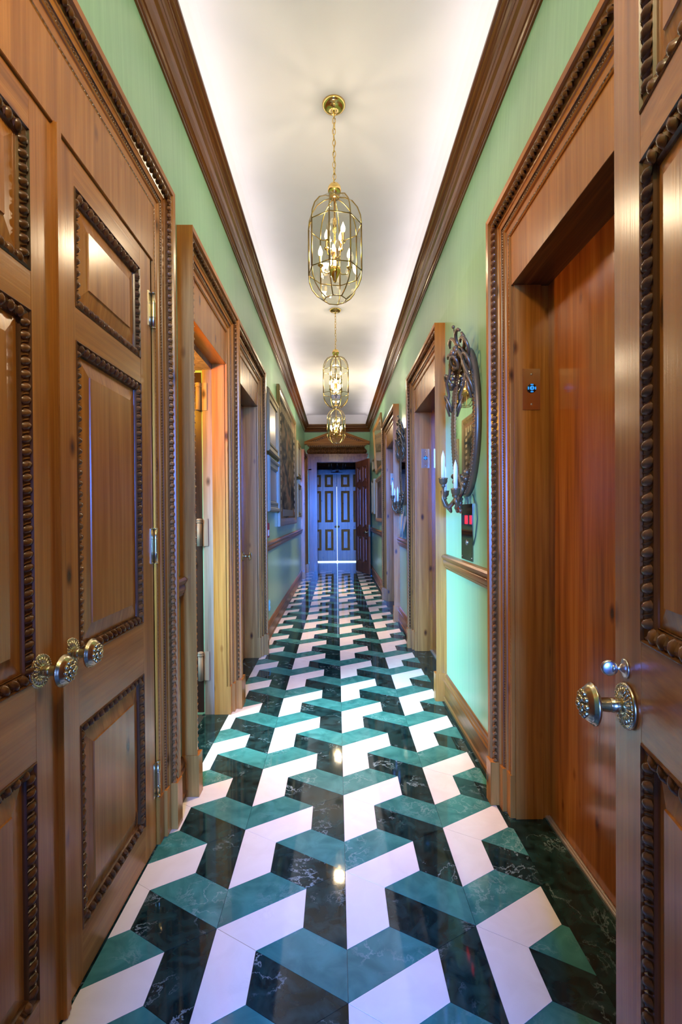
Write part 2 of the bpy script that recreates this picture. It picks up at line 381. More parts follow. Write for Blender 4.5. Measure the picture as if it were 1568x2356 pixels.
# ------------------------------------------------------------------ carving helpers
def egg_row(mb, p0, p1, across, nrm, pitch, w, h):
    """eggs with slanting darts between them along p0-p1"""
    p0 = Vector(p0); p1 = Vector(p1); L = (p1-p0).length; t = (p1-p0).normalized(); n = max(1, int(L/pitch)); st = L/n
    across = Vector(across); nrm = Vector(nrm)
    for i in range(n):
        c = p0+t*(st*(i+0.5)); a = st*0.36; b = w*0.5
        d1 = (across*0.92+t*0.38).normalized(); d2 = d1.cross(nrm).normalized()
        vs = [c+nrm*h]+[c+d2*(a*0.6*math.cos(q))+d1*(b*0.62*math.sin(q))+nrm*(h*0.72) for q in [k*PI/4 for k in range(8)]]
        vs += [c+d2*(a*math.cos(q))+d1*(b*math.sin(q)) for q in [k*PI/4 for k in range(8)]]
        fs = [(0,1+k,1+(k+1)%8) for k in range(8)]+[(1+k,9+k,9+(k+1)%8,1+(k+1)%8) for k in range(8)]
        mb.add(vs, fs, 0, True)
        c2 = p0+t*(st*(i+1.0)); q = st*0.13
        if i < n-1:
            for sgn in (1,):
                e0 = c2-d1*b*0.95; e1 = c2+d1*b*0.95
                mb.add([e0, e1, c2+t*q, c2-t*q, c2+nrm*h*0.8], [(0,2,4),(2,1,4),(1,3,4),(3,0,4)], 0, False)
def bead_row(mb, p0, p1, across, nrm, pitch, r, h):
    p0 = Vector(p0); p1 = Vector(p1); L = (p1-p0).length; t = (p1-p0).normalized(); n = max(1, int(L/pitch)); st = L/n
    across = Vector(across); nrm = Vector(nrm)
    for i in range(n):
        c = p0+t*(st*(i+0.5)); a = st*0.46
        vs = [c+nrm*h]+[c+t*(a*math.cos(k*PI/3))+across*(r*math.sin(k*PI/3)) for k in range(6)]
        mb.add(vs, [(0,1+k,1+(k+1)%6) for k in range(6)], 0, True)

# ------------------------------------------------------------------ architraves
AP = [(0,0),(0,.018),(.004,.021),(.012,.021),(.014,.016),(.044,.018),(.046,.024),(.050,.028),(.066,.028),(.068,.034),(.086,.036),(.088,.041),(.092,.043),(.097,.046),(.126,.062),(.131,.060),(.134,.072),(.152,.076),(.152,0)]
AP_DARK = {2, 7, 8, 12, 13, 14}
AW = 0.152
def doorcase(name, fr, u0, u1, zo, depth, label, ztop=2.735, dscale=1.0, plinth=0.2, near=True, jambz=None, far=True):
    """u0,u1 opening; zo underside of the head; depth of the jamb lining behind the wall face"""
    root = empty(name); tag(root, label, 'door frame', kind='structure')
    zb = ztop-AW
    prof = [(w, d*dscale) for w, d in AP]
    zl = plinth-0.01
    st = lambda w, k: [(u0-w, zl), (u0-w, zb+w), (u1+w, zb+w), (u1+w, zl)][k]
    for nm, ks, mt, on in (('casing_leg', (0, 1), WZ, near), ('casing_head', (1, 2), WY, True), ('casing_leg', (2, 3), WZ, far)):
        if not on: continue
        CV = CARV if nm == 'casing_head' else CARVL  # head carvings darker, legs lighter: their shade and light put into the colour
        mb = MB(); mb.loft([[fr(*st(w, k), d) for w, d in prof] for k in ks], True, True)
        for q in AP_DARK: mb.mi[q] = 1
        leg = mb.build(nm, [mt, CV], root)
        eg = MB(); bd = MB()
        def P(w, k, d): return fr(*st(w, k), d*dscale)
        a, b = P(.112, ks[0], .054), P(.112, ks[1], .054)
        n = (fr(0,0,1)-fr(0,0,0)); t = (b-a).normalized(); ac = t.cross(n).normalized()
        n2 = (n*0.85-(P(.115,ks[0],0)-P(.1,ks[0],0)).normalized()*0.5).normalized()
        egg_row(eg, a, b, ac, n2, 0.031, 0.038, 0.016)
        bead_row(bd, P(.058, ks[0], .028), P(.058, ks[1], .028), ac, n, 0.012, 0.006, 0.005)
        bead_row(bd, P(.007, ks[0], .021), P(.007, ks[1], .021), ac, n, 0.016, 0.004, 0.0035)
        eg.build('egg_carving', CV, leg, 'stuff'); bd.build('bead_carving', CV, leg, 'stuff')
    mb = MB(); mb.fbox(fr, u0, u1, zo, zb+0.003, -0.02, 0.0135); mb.build('head_board', WZ, root)
    for (w0, w1, uu0, on) in ((0, AW, u0, near), (0, AW, u1, far)):
        if not on: continue
        s = -1 if uu0 == u0 else 1
        mb = MB()
        steps = [(-0.001, .047, .026), (.047, .094, .044), (.094, AW+0.004, .083)]
        for a, b, d in steps: mb.fbox(fr, min(uu0+s*a, uu0+s*b), max(uu0+s*a, uu0+s*b), 0.001, plinth-(.094-a)*0.1 if a < .09 else plinth, 0, d*dscale)
        mb.build('plinth_block', WZ, root)
    jz = jambz or WZ
    for (a, b, on) in ((u0-0.02, u0, near), (u1, u1+0.02, far)):
        if not on: continue
        mb = MB(); mb.fbox(fr, a, b, 0.0005, zo+0.02, -depth, 0.004); mb.build('jamb_lining', jz, root)
    if depth > .15:
        mb = MB(); mb.fbox(fr, u1-.009, u1, 0.0007, zo-.001, -depth*.74, .0035); mb.build('jamb_facing', jz, root)
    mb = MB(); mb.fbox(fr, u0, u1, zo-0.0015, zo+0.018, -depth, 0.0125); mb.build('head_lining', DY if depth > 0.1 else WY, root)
    return root
doorcase('trim_4', FL, 0.65, 1.955, 2.390, 0.05, 'carved pine door frame around the closed double doors, nearest on the left', ztop=2.757, dscale=0.72)
doorcase('trim_5', FL, 2.44, 3.23, 2.372, 0.085, 'carved pine door frame with the bright orange jamb, second on the left')
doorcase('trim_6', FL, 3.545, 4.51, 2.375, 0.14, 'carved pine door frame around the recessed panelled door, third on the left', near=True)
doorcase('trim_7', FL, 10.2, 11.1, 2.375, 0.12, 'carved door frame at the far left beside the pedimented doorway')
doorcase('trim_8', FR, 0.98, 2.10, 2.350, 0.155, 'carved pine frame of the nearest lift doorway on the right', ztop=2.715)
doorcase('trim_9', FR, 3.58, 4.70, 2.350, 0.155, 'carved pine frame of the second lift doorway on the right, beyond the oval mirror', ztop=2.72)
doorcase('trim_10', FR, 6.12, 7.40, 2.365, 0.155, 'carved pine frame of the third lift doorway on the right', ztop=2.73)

# ------------------------------------------------------------------ baseboards and chair rails
BP = [(0,0),(.020,0),(.020,.02),(.026,.03),(.020,.04),(.018,.128),(.022,.134),(.022,.142),(.015,.150),(.015,.160),(.019,.166),(.013,.178),(.010,.190),(.004,.196),(0,.198)]
RP = [(0,0),(.010,.002),(.014,.012),(.020,.018),(.020,.026),(.026,.032),(.030,.046),(.030,.058),(.024,.064),(.028,.070),(.036,.080),(.040,.092),(.034,.098),(.030,.102),(.012,.106),(0,.106)]
def run(name, fr, prof, a, b, z, label, cat, mats, ret=False):
    mb = MB()
    if ret:
        L = 0.035
        rings = [[fr(a+0.02+ (0.04-p) if False else a+0.02, z+q, 0.0) for p, q in prof], [fr(a+0.02-p*0.0, z+q, p) for p, q in prof], [fr(b, z+q, p) for p, q in prof]]
    else: rings = [[fr(a, z+q, p) for p, q in prof], [fr(b, z+q, p) for p, q in prof]]
    mb.loft(rings, True, True)
    return tag(mb.build(name, mats), label, cat, kind='structure')
RAIL = wood('chair_rail_wood', 'y', (0.11, 0.042, 0.011), (0.21, 0.088, 0.022), (0.30, 0.135, 0.040), rough=0.3, knots=False)
run('baseboard_right', FR, BP, 2.255, 3.425, 0.0, 'brown moulded baseboard below the oval mirror', 'baseboard', RAIL)
run('baseboard_right', FR, BP, 4.855, 5.965, 0.0, 'brown baseboard between the second and third lift doorways', 'baseboard', RAIL)
run('baseboard_right', FR, BP, 7.556, YF, 0.0, 'brown baseboard on the right leading to the far end', 'baseboard', RAIL)
run('baseboard_left', FL, BP, 2.11, 2.284, 0.0, 'short brown baseboard between the first and second left doorways', 'baseboard', RAIL)
run('baseboard_left', FL, BP, 4.666, 10.044, 0.0, 'long brown baseboard below the tapestry on the left', 'baseboard', RAIL)
run('trim_11', FR, RP, 2.253, 3.405, 0.957, 'orange brown chair rail below the oval mirror', 'chair rail', RAIL, True)
run('trim_12', FR, RP, 4.853, 5.95, 0.957, 'chair rail under the pinned papers on the right', 'chair rail', RAIL, True)
run('trim_13', FR, RP, 7.553, 11.2, 0.957, 'chair rail on the right running behind the open far door', 'chair rail', RAIL)
run('trim_14', FL, RP, 2.11, 2.27, 0.957, 'short chair rail end between the first and second left doorways', 'chair rail', RAIL, True)
run('trim_15', FL, RP, 4.664, 10.046, 0.957, 'long chair rail below the tapestry on the left', 'chair rail', RAIL)

# ------------------------------------------------------------------ panelled doors
def knob_set(fr, u, v, parent, scale=1.0, rose=True):
    c = fr(u, v, 0); n = (fr(0,0,1)-fr(0,0,0)).normalized(); s = scale
    mb = MB()
    mb.lathe(c, n, [(.001,.000),(.043*s,.000),(.044*s,.004*s),(.041*s,.008*s),(.038*s,.008*s)], 32)
    mb.lathe(c, n, [(.037*s,.006*s),(.030*s,.010*s),(.020*s,.0115*s),(.013*s,.013*s)], 40, rmod=lambda k,r,h: 1+0.05*(1 if k%2 else -1))
    a = Vector((0,0,1)); x = a.cross(n).normalized()
    if rose:
        for k in range(36):
            q = 2*PI*k/36; mb.ball(c+n*.0085*s+(x*math.cos(q)+a*math.sin(q))*.0395*s, .0022*s, 6, 4)
        for k in range(20):
            q = 2*PI*k/20; e = x*math.cos(q)+a*math.sin(q); mb.tube([c+n*.0120*s+e*.016*s, c+n*.0115*s+e*.025*s, c+n*.0085*s+e*.035*s], [.0012*s,.0026*s,.0022*s], 6)
    mb.build('rosette', BRASSD, parent)
    mb = MB()
    mb.lathe(c, n, [(.010*s,.010*s),(.0135*s,.013*s),(.0135*s,.030*s),(.0125*s,.031*s),(.0125*s,.033*s),(.0135*s,.034*s),(.0125*s,.052*s),(.020*s,.056*s),(.036*s,.058*s),(.0405*s,.061*s),(.0405*s,.065*s),(.037*s,.067*s),(.037*s,.070*s),(.034*s,.072*s),(.030*s,.078*s),(.024*s,.080*s),(.001,.082*s)], 32)
    if rose:
        for ring, (rad, cnt, h, rr_) in enumerate(((.022,10,.081,.0058),(.012,6,.085,.0055),(0,1,.089,.006))):
            for k in range(cnt):
                q = 2*PI*k/cnt+ring; mb.ball(c+n*h*s+(x*math.cos(q)+a*math.sin(q))*rad*s, rr_*s, 8, 5)
    mb.build('knob', BRASSD, parent)
def leaf_parts(parent, fr, u0, u1, z0, z1, d, thick, panels, ws=(WZ, WY), eggs=True, mw=0.034, fine=True, pmat=None, cm=None, bmat=None):
    """panels: (pu0, pu1, pz0, pz1). stiles run full height, rails between"""
    us = sorted(set([p[0] for p in panels]+[p[1] for p in panels]))
    cols = sorted(set((p[0], p[1]) for p in panels))
    edges = [u0]+[e for c in cols for e in c]+[u1]
    for k in range(0, len(edges), 2):
        mb = MB(); mb.fbox(fr, edges[k], edges[k+1], z0, z1, d-thick, d); mb.build('stile', ws[0], parent)
    for c in cols:
        rows = sorted([(p[2], p[3]) for p in panels if (p[0], p[1]) == c])
        zs = [z0]+[e for r in rows for e in r]+[z1]
        for k in range(0, len(zs), 2):
            mb = MB(); mb.fbox(fr, c[0], c[1], zs[k], zs[k+1], d-thick, d-0.0004); mb.build('rail', ws[1], parent)
    for (a, b, c0, c1) in panels:
        rect = lambda w: [(a+w, c0+w), (b-w, c0+w), (b-w, c1-w), (a+w, c1-w)]
        bw = min(0.05, (b-a)*0.14)
        mb = MB(); rings = [(mw*0.9, -.020), (mw, -.016), (mw+bw, -.007), (mw+bw+.0015, -.003)]
        mb.loft([[fr(u, v, d+e) for u, v in rect(w)] for w, e in rings], True, False)
        o = len(mb.v)-4; mb.f.append([o, o+1, o+2, o+3]); mb.mi.append(0); mb.sm.append(False)
        mb.mi[:12] = [1]*12; mb.fbox(fr, a, b, c0, c1, d-thick*0.8, d-.022)
        mb.build('raised_panel', [pmat or ws[0], bmat or pmat or ws[0]], parent)
        mb = MB(); pr = [(0,.001),(.003,.003),(.006,-.003),(.010,-.001),(mw-.008,-.009),(mw-.005,-.015),(mw-.002,-.013),(mw,-.020),(0,-.02)]
        mb.loft([[fr(*rect(w)[k], d+e) for w, e in pr] for k in (0,1,2,3,0)], True, False)
        mb.build('panel_moulding', cm or CARV, parent)
        if eggs:
            eg = MB(); nn = (fr(0,0,1)-fr(0,0,0)).normalized()
            for k in range(4):
                w = mw*0.47; p, q = rect(w)[k], rect(w)[(k+1)%4]
                P0, P1 = fr(*p, d-.006), fr(*q, d-.006); t = (P1-P0).normalized(); ac = t.cross(nn).normalized()
                egg_row(eg, P0+t*0.004, P1-t*0.004, ac, nn, 0.031 if fine else 0.05, mw*0.98, .012)
            eg.build('egg_carving', CARV, parent, 'stuff')
# 1: double doors, near left
d1 = empty('door_1'); tag(d1, 'closed pair of panelled pine doors with brass knobs, nearest on the left', 'door', kind='structure')
PZ = [(0.150, 0.745), (0.940, 1.858), (1.953, 2.298)]
for (a, b, pa, pb) in ((0.655, 1.300, 0.75, 1.180), (1.306, 1.940, 1.380, 1.838)):
    lf = empty('door_leaf', d1)
    leaf_parts(lf, FL, a, b, 0.006, 2.386, 0.006, 0.04, [(pa, pb, c0, c1) for c0, c1 in PZ])
    if a < 1:
        mb = MB(); mb.fbox(FL, 1.268, 1.298, 0.006, 2.392, 0.006, 0.018); mb.fbox(FL, 1.271, 1.283, 0.006, 2.391, 0.018, 0.022); mb.build('astragal', WZ, lf)
        knob_set(FL, 1.201, 0.963, lf)
    else:
        knob_set(FL, 1.337, 0.968, lf)
        for z in (2.182, 1.229, 0.279):
            mb = MB(); mb.tube([FL(1.946, z-0.07, 0.016), FL(1.946, z-0.03, 0.016), FL(1.946, z+0.03, 0.016), FL(1.946, z+0.07, 0.016)], .008, 10)
            for zz in (-.07, -.028, .028, .07): mb.tube([FL(1.946, z+zz-.002, .016), FL(1.946, z+zz+.002, .016)], .0088, 10)
            mb.fbox(FL, 1.915, 1.945, z-.07, z+.07, .006, .009); mb.build('hinge', BRASSD, lf)
# 2: left 3rd doorway, recessed door
d2 = empty('door_2'); tag(d2, 'recessed panelled door with a small brass knob, third doorway on the left', 'door', kind='structure')
leaf_parts(d2, FL, 3.55, 4.505, 0.006, 2.37, -0.125, 0.04, [(x, y, c0, c1) for x, y in ((3.66, 3.97), (4.09, 4.40)) for c0, c1 in ((0.2, 0.80), (1.0, 1.86), (1.97, 2.27))], fine=False)
knob_set(frame(FL(0,0,-0.125), (0,1,0), (1,0,0)), 4.45, 0.97, d2, 1.0, False)
# 3: left far doorway
d3 = empty('door_3'); tag(d3, 'panelled door in the farthest doorway on the left', 'door', kind='structure')
leaf_parts(d3, FL, 10.2, 11.1, 0.006, 2.37, -0.10, 0.03, [(x, y, c0, c1) for x, y in ((10.3, 10.58), (10.72, 11.0)) for c0, c1 in ((0.2, 0.80), (1.0, 1.86), (1.97, 2.27))], eggs=False)
# 4: open leaf at right edge
ang = math.radians(10.0); dd = Vector((-math.sin(ang), -math.cos(ang), 0)); dn = Vector((-math.cos(ang), math.sin(ang), 0))
FO = frame((0.578, 0.99, 0), dd, dn)
d4 = empty('door_4'); tag(d4, 'open panelled door leaf with a large ornate knob at the right edge', 'door', kind='structure')
leaf_parts(d4, FO, 0.0, 0.80, 0.008, 2.60, 0.0, 0.045, [(0.118, 0.40, c0, c1) for c0, c1 in ((0.33, 0.926), (1.112, 1.990), (2.075, 2.47))]+[(0.50, 0.70, c0, c1) for c0, c1 in ((0.33, 0.926), (1.112, 1.990), (2.075, 2.47))], mw=0.036)
knob_set(FO, 0.062, 0.972, d4, 1.02)
mb = MB(); c = FO(0.052, 1.042, 0); n = dn
mb.lathe(c, n, [(.001,0),(.019,0),(.0195,.003),(.015,.005),(.010,.006),(.007,.010),(.004,.012),(.004,.020),(.008,.022),(.008,.026),(.001,.027)], 24)
x = Vector((0,0,1)).cross(n).normalized()
mb.lathe(c+n*.030, x, [(.001,-.004),(.012,-.004),(.016,-.001),(.016,.001),(.012,.004),(.001,.004)], 20)
mb.build('thumb_turn', STEEL, d4)
# lift doors on the right
def lift(name, u0, u1, label, split):
    r = empty(name); tag(r, label, 'lift door', kind='structure')
    for (a, b, dz) in ((u0-0.01, split-0.003, -0.165), (split+0.003, u1+0.01, -0.150)):
        mb = MB(); mb.fbox(FR, a, b, 0.012, 2.353, dz-0.03, dz); mb.build('sliding_panel', DZ, r)
    mb = MB(); mb.fbox(FR, u0-0.01, u1+0.01, 0, 0.010, -0.20, -0.128)
    for q in (-.148, -.138): mb.fbox(FR, u0, u1, 0.010, 0.0125, q, q+0.004)
    mb.build('sill_track', plain('aluminium_sill', (0.72, 0.70, 0.68), 0.35, 0.9), r)
    mb = MB(); mb.fbox(FR, u0-0.02, u1+0.02, 0, 2.40, -0.215, -0.21); mb.build('shaft_back', BLACK, r)
    return r
lift('door_5', 0.98, 2.10, 'polished reddish brown sliding lift door, nearest on the right', 1.56)
lift('door_6', 3.58, 4.70, 'dark brown sliding lift door in the second right doorway', 4.2)
lift('door_7', 6.12, 7.40, 'dark brown sliding lift door in the third right doorway', 6.8)
def keyplate(u, xa, xb, z0, z1, label):
    r = empty('key_switch_plate'); tag(r, label, 'switch plate', 'key switches on the lift jambs')
    fr = frame((0, u, 0), (1,0,0), (0,-1,0)); cx = (xa+xb)/2; cz = z0+(z1-z0)*0.52; w = xb-xa
    mb = MB(); mb.fbox(fr, xa, xb, z0, z1, 0, 0.003); mb.build('face_plate', plain('bronze_plate', (0.62, 0.48, 0.32), 0.2, 1.0), r)
    for z in (z0+0.024, z1-0.024):
        mb = MB(); mb.lathe(fr(cx, z, .003), (0,-1,0), [(.001,0),(.0045,0),(.004,.002),(.001,.0026)], 12); mb.build('screw', STEEL, r)
    mb = MB(); mb.lathe(fr(cx, cz, .003), (0,-1,0), [(.001,0),(.020,0),(.020,.004),(.018,.005),(.001,.005)], 28); k = mb.build('key_lock', BLACK, r)
    mb = MB(); mb.lathe(fr(cx, cz, .008), (0,-1,0), [(.001,0),(.0095,0),(.0095,.003),(.001,.003)], 20)
    for q in (0, 90, 180, 270):
        e = Vector((math.cos(math.radians(q)), 0, math.sin(math.radians(q)))); g = Vector((-e.z, 0, e.x)); p = fr(cx, cz, .008)+e*.0155
        mb.prism([p+g*.006-e*.0025, p+g*.006+e*.0025, p-g*.006+e*.0025, p-g*.006-e*.0025], (0, -.0012, 0))
    mb.build('lit_ring', BLUEL, k)
    mb = MB(); mb.fbox(fr, cx-.0012, cx+.0012, cz-.005, cz+.005, .011, .0115); mb.build('key_slot', BLACK, k)
keyplate(2.091, 0.816, 0.893, 1.803, 1.982, 'bronze key switch plate with a blue ringed lock on the nearest lift jamb')
keyplate(4.691, 0.835, 0.913, 1.803, 1.990, 'bronze key switch plate on the second lift jamb behind the candles')
keyplate(7.391, 0.835, 0.913, 1.803, 1.985, 'small key switch plate on the third lift jamb')

# ------------------------------------------------------------------ side room behind the second left doorway
mb = MB()
mb.box((-2.3, 2.0, -0.01), (-2.2, 3.6, 2.9)); mb.box((-2.3, 1.2, -0.01), (-0.98, 1.3, 2.9)); mb.box((-2.3, 3.36, -0.01), (-0.975, 3.42, 2.9)); mb.box((-2.3, 1.2, 2.85), (-0.975, 3.42, 2.9))
tag(mb.build('wall_side_room', plain('side_room_plaster', (0.55, 0.45, 0.42), 0.7)), 'pale plaster wall of the side room seen through the second left doorway', 'wall', kind='structure')
inn = empty('trim_16'); tag(inn, 'weathered grey wooden inner frame behind the orange jamb', 'door frame', kind='structure')
mb = MB(); mb.box((-0.902, 3.235, 0.0), (-0.838, 3.33, 2.40)); mb.build('old_post', OLDW, inn)
mb = MB(); mb.box((-0.955, 2.46, 2.335), (-0.838, 3.33, 2.372)); mb.build('old_head', OLDW, inn)
for z0, z1 in ((2.06, 2.245), (1.145, 1.33), (0.235, 0.43)):
    mb = MB(); mb.tube([(-0.926, 3.225, z0), (-0.926, 3.225, z1-.03)], .017, 14)
    mb.lathe((-0.926, 3.225, z1-.03), (0,0,1), [(.016,0),(.020,.002),(.020,.010),(.016,.013),(.020,.016),(.020,.026),(.012,.030),(.001,.031)], 14)
    mb.box((-0.905, 3.229, z0), (-0.870, 3.2349, z1)); mb.build('hinge', OLDW, inn)
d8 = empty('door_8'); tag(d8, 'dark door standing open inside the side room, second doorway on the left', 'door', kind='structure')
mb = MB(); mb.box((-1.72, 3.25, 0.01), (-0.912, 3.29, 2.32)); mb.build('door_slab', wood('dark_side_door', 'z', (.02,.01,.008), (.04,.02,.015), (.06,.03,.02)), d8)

# ------------------------------------------------------------------ far doorway with pediment
t = empty('trim_17'); tag(t, 'reddish brown pedimented doorcase with carved frieze at the far end', 'door frame', kind='structure')
for s in (-1, 1):
    mb = MB(); c = s*0.5
    for (a, b, d, z1) in ((0.47, 0.53, .020, 2.66), (0.53, 0.60, .035, 2.70), (0.60, 0.66, .055, 2.45)):
        mb.fbox(FF, min(s*a,s*b), max(s*a,s*b), 0.0, z1, 0, d)
    mb.fbox(FF, min(s*.60,s*.73), max(s*.60,s*.73), 2.42, 2.785, 0, .055)
    mb.build('casing_leg', MAHZ, t)
    mb = MB(); mb.fbox(FF, min(s*.465,s*.67), max(s*.465,s*.67), 0, 0.2, 0, .066); mb.build('plinth_block', MAHZ, t)
    mb = MB(); bead_row(mb, FF(s*.66, .22, .05), FF(s*.66, 2.44, .05), (1,0,0), (0,-1,0), 0.03, .012, .012); mb.build('bead_carving', CARV, t, 'stuff')
mb = MB(); mb.fbox(FF, -.53, .53, 2.62, 2.68, 0, .022); mb.fbox(FF, -.6, .6, 2.68, 2.735, 0, .037); mb.fbox(FF, -.735, .745, 2.735, 2.80, 0, .06); mb.fbox(FF, -.75, .76, 2.785, 2.805, 0, .075); mb.build('casing_head', MAHZ, t)
# cushion frieze
mb = MB(); rings = []
for k in range(9):
    q = k/8; z = 2.805+0.185*q; b = math.sin(PI*min(q*1.15+0.05, 1.0))*.055+.012; e = .665+.055*math.sin(PI*min(q*1.2+.12, 1.0))
    rings.append([FF(-e+.015, z, 0), FF(-e+.015, z, b), FF(e+.015, z, b), FF(e+.015, z, 0)])
mb.loft(rings, True, True); mb.build('carved_frieze', CARV, t)
mb = MB()
for i in range(26):
    for j in range(5):
        u = -.63+.05*i+(.025 if j%2 else 0); z = 2.825+.033*j
        mb.ball(FF(u+.015, z, .045+.02*math.sin(PI*(j+1)/6)), .017, 6, 4, ax=(random.uniform(-1,1), .5, random.uniform(-1,1)))
mb.build('leaf_carving', CARV, t, 'stuff')
mb = MB(); mb.fbox(FF, -.66, .69, 2.99, 3.012, 0, .06); mb.fbox(FF, -.70, .73, 3.012, 3.04, 0, .09); mb.fbox(FF, -.755, .785, 3.04, 3.075, 0, .125); mb.fbox(FF, -.765, .795, 3.075, 3.09, 0, .135); mb.build('bed_cornice', WX, t)
mb = MB()
for i in range(30):
    u = -.66+.0462*i; mb.fbox(FF, u-.013, u+.013, 2.985, 3.010, .06, .078)
mb.build('dentil_row', CARV, t, 'stuff')
apx = (0.02, 3.385)
for s in (-1, 1):
    ex = s*.78+.015
    mb = MB(); prof = [(0,0),(.135,0),(.135,-.018),(.118,-.022),(.118,-.045),(.07,-.055),(.065,-.080),(.0,-.085)]
    mb.loft([[FF(ex, 3.095+dz*.9, d) for d, dz in prof], [FF(apx[0], apx[1]+dz*1.05, d) for d, dz in prof]], True, True); mb.build('raking_cornice', WX, t)
    mb = MB(); a = FF(s*.62+.015, 3.085, .06); b = FF(apx[0]+s*.06, 3.275, .06)
    n = int((b-a).length/.045); v = (b-a)/n; tt = v.normalized(); pp = Vector((-tt.z, 0, tt.x))
    for i in range(n):
        c = a+v*(i+.5); mb.prism([c-tt*.012-pp*.014, c+tt*.012-pp*.014, c+tt*.012+pp*.014, c-tt*.012+pp*.014], (0, -.02, 0))
    mb.build('dentil_row', CARV, t, 'stuff')
mb = MB(); mb.prism([FF(-.70, 3.09, .0), FF(.73, 3.09, .0), FF(.02, 3.33, .0)], (0, -.05, 0)); mb.build('tympanum', WX, t)
for s in (-1, 1):
    mb = MB(); mb.box((min(s*.47, s*.49), YF-0.001, 0), (max(s*.47, s*.49), YF+0.17, 2.63)); mb.build('jamb_lining', MAHZ, t)
mb = MB(); mb.box((-.49, YF-0.001, 2.615), (.49, YF+0.17, 2.635)); mb.build('head_lining', MAHZ, t)
# open leaf of the far doorway
fa = math.radians(73); fd = Vector((math.cos(fa), -math.sin(fa), 0)); fn = Vector((-math.sin(fa), -math.cos(fa), 0))
FD = frame((0.455, YF-0.05, 0), fd, fn)
d9 = empty('door_9'); tag(d9, 'dark reddish door leaf standing open against the right wall at the far end', 'door', kind='structure')
FDw = 0.86
leaf_parts(d9, FD, 0.0, FDw, 0.01, 2.60, 0.0, 0.04, [(x, y, c0, c1) for x, y in ((.11, .37), (.48, .75)) for c0, c1 in ((.25, .85), (1.05, 2.0), (2.1, 2.46))], ws=(MAHZ, MAHZ), eggs=False, cm=MAHZ)
knob_set(FD, FDw-.06, 0.955, d9, 1.0, False)
mb = MB(); mb.lathe(FD(FDw-.06, 1.05, 0), fn, [(.001,0),(.014,0),(.014,.004),(.004,.006),(.004,.02),(.010,.022),(.001,.026)], 14); mb.build('thumb_turn', BRASS, d9)
mb = MB(); c = FD(FDw, 0, 0); mb.add([FD(FDw+.002, .86, -.003), FD(FDw+.002, .86, -.037), FD(FDw+.002, 1.12, -.037), FD(FDw+.002, 1.12, -.003), FD(FDw-.001, .86, -.003), FD(FDw-.001, .86, -.037), FD(FDw-.001, 1.12, -.037), FD(FDw-.001, 1.12, -.003)], [(0,1,2,3),(4,7,6,5),(0,4,5,1),(1,5,6,2),(2,6,7,3),(3,7,4,0)]); mb.build('latch_plate', STEEL, d9)
# hall beyond
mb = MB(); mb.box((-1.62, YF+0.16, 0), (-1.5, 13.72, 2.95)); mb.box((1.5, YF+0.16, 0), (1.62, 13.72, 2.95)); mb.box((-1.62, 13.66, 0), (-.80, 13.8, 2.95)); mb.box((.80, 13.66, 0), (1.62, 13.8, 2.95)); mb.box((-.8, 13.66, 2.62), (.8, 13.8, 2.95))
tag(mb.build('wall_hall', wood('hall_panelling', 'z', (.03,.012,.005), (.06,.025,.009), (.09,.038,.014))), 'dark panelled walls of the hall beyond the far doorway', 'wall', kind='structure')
mb = MB(); mb.box((-1.62, YF+0.16, 2.9), (1.62, 13.8, 3.0)); tag(mb.build('ceiling_hall', plain('plum_plaster', (0.30, 0.10, 0.30), 0.7)), 'plum coloured ceiling of the hall beyond', 'ceiling', kind='structure')
mb = MB(); mb.box((-.86, 13.55, 2.56), (.86, 13.67, 2.63)); mb.box((-.80, 13.58, 2.50), (.80, 13.66, 2.56)); mb.box((-1.5, 13.52, 2.72), (1.5, 13.66, 2.86)); tag(mb.build('trim_18', DY), 'dark moulded beam above the far double doors', 'trim', kind='structure')
FH = frame((0, 13.62, 0), (1,0,0), (0,-1,0))
d10 = empty('door_10'); tag(d10, 'pale lit pair of six panelled doors closing the view at the end', 'door', kind='structure')
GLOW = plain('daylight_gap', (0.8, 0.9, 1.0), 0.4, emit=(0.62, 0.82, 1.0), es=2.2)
HW = wood('bright_hall_door', 'z', (0.20, 0.085, 0.022), (0.33, 0.15, 0.045), (0.45, 0.22, 0.075), rough=0.3)
for (a, b, cs) in ((-.775, .0015, ((-.66, -.44), (-.335, -.10))), (.012, .79, ((.125, .37), (.47, .70)))):
    lf = empty('door_leaf', d10)
    leaf_parts(lf, FH, a, b, 0.03, 2.56, 0.0, 0.045, [(x, y, c0, c1) for x, y in cs for c0, c1 in ((.33, .935), (1.135, 2.03), (2.14, 2.49))], ws=(HW, HW), eggs=False, cm=WZ, bmat=WZ)
    u = -.035 if a < 0 else .05
    mb = MB(); mb.lathe(FH(u, 1.01, 0), (0,-1,0), [(.001,0),(.028,0),(.028,.006),(.012,.008),(.01,.04),(.026,.045),(.03,.06),(.018,.07),(.001,.072)], 16); mb.build('knob', BRASS, lf)
mb = MB(); mb.box((-.8, 13.665, 0.001), (.8, 13.668, .045)); mb.box((-.02, 13.665, 0.0), (.03, 13.668, 2.15)); mb.build('bright_gap', GLOW, d10)

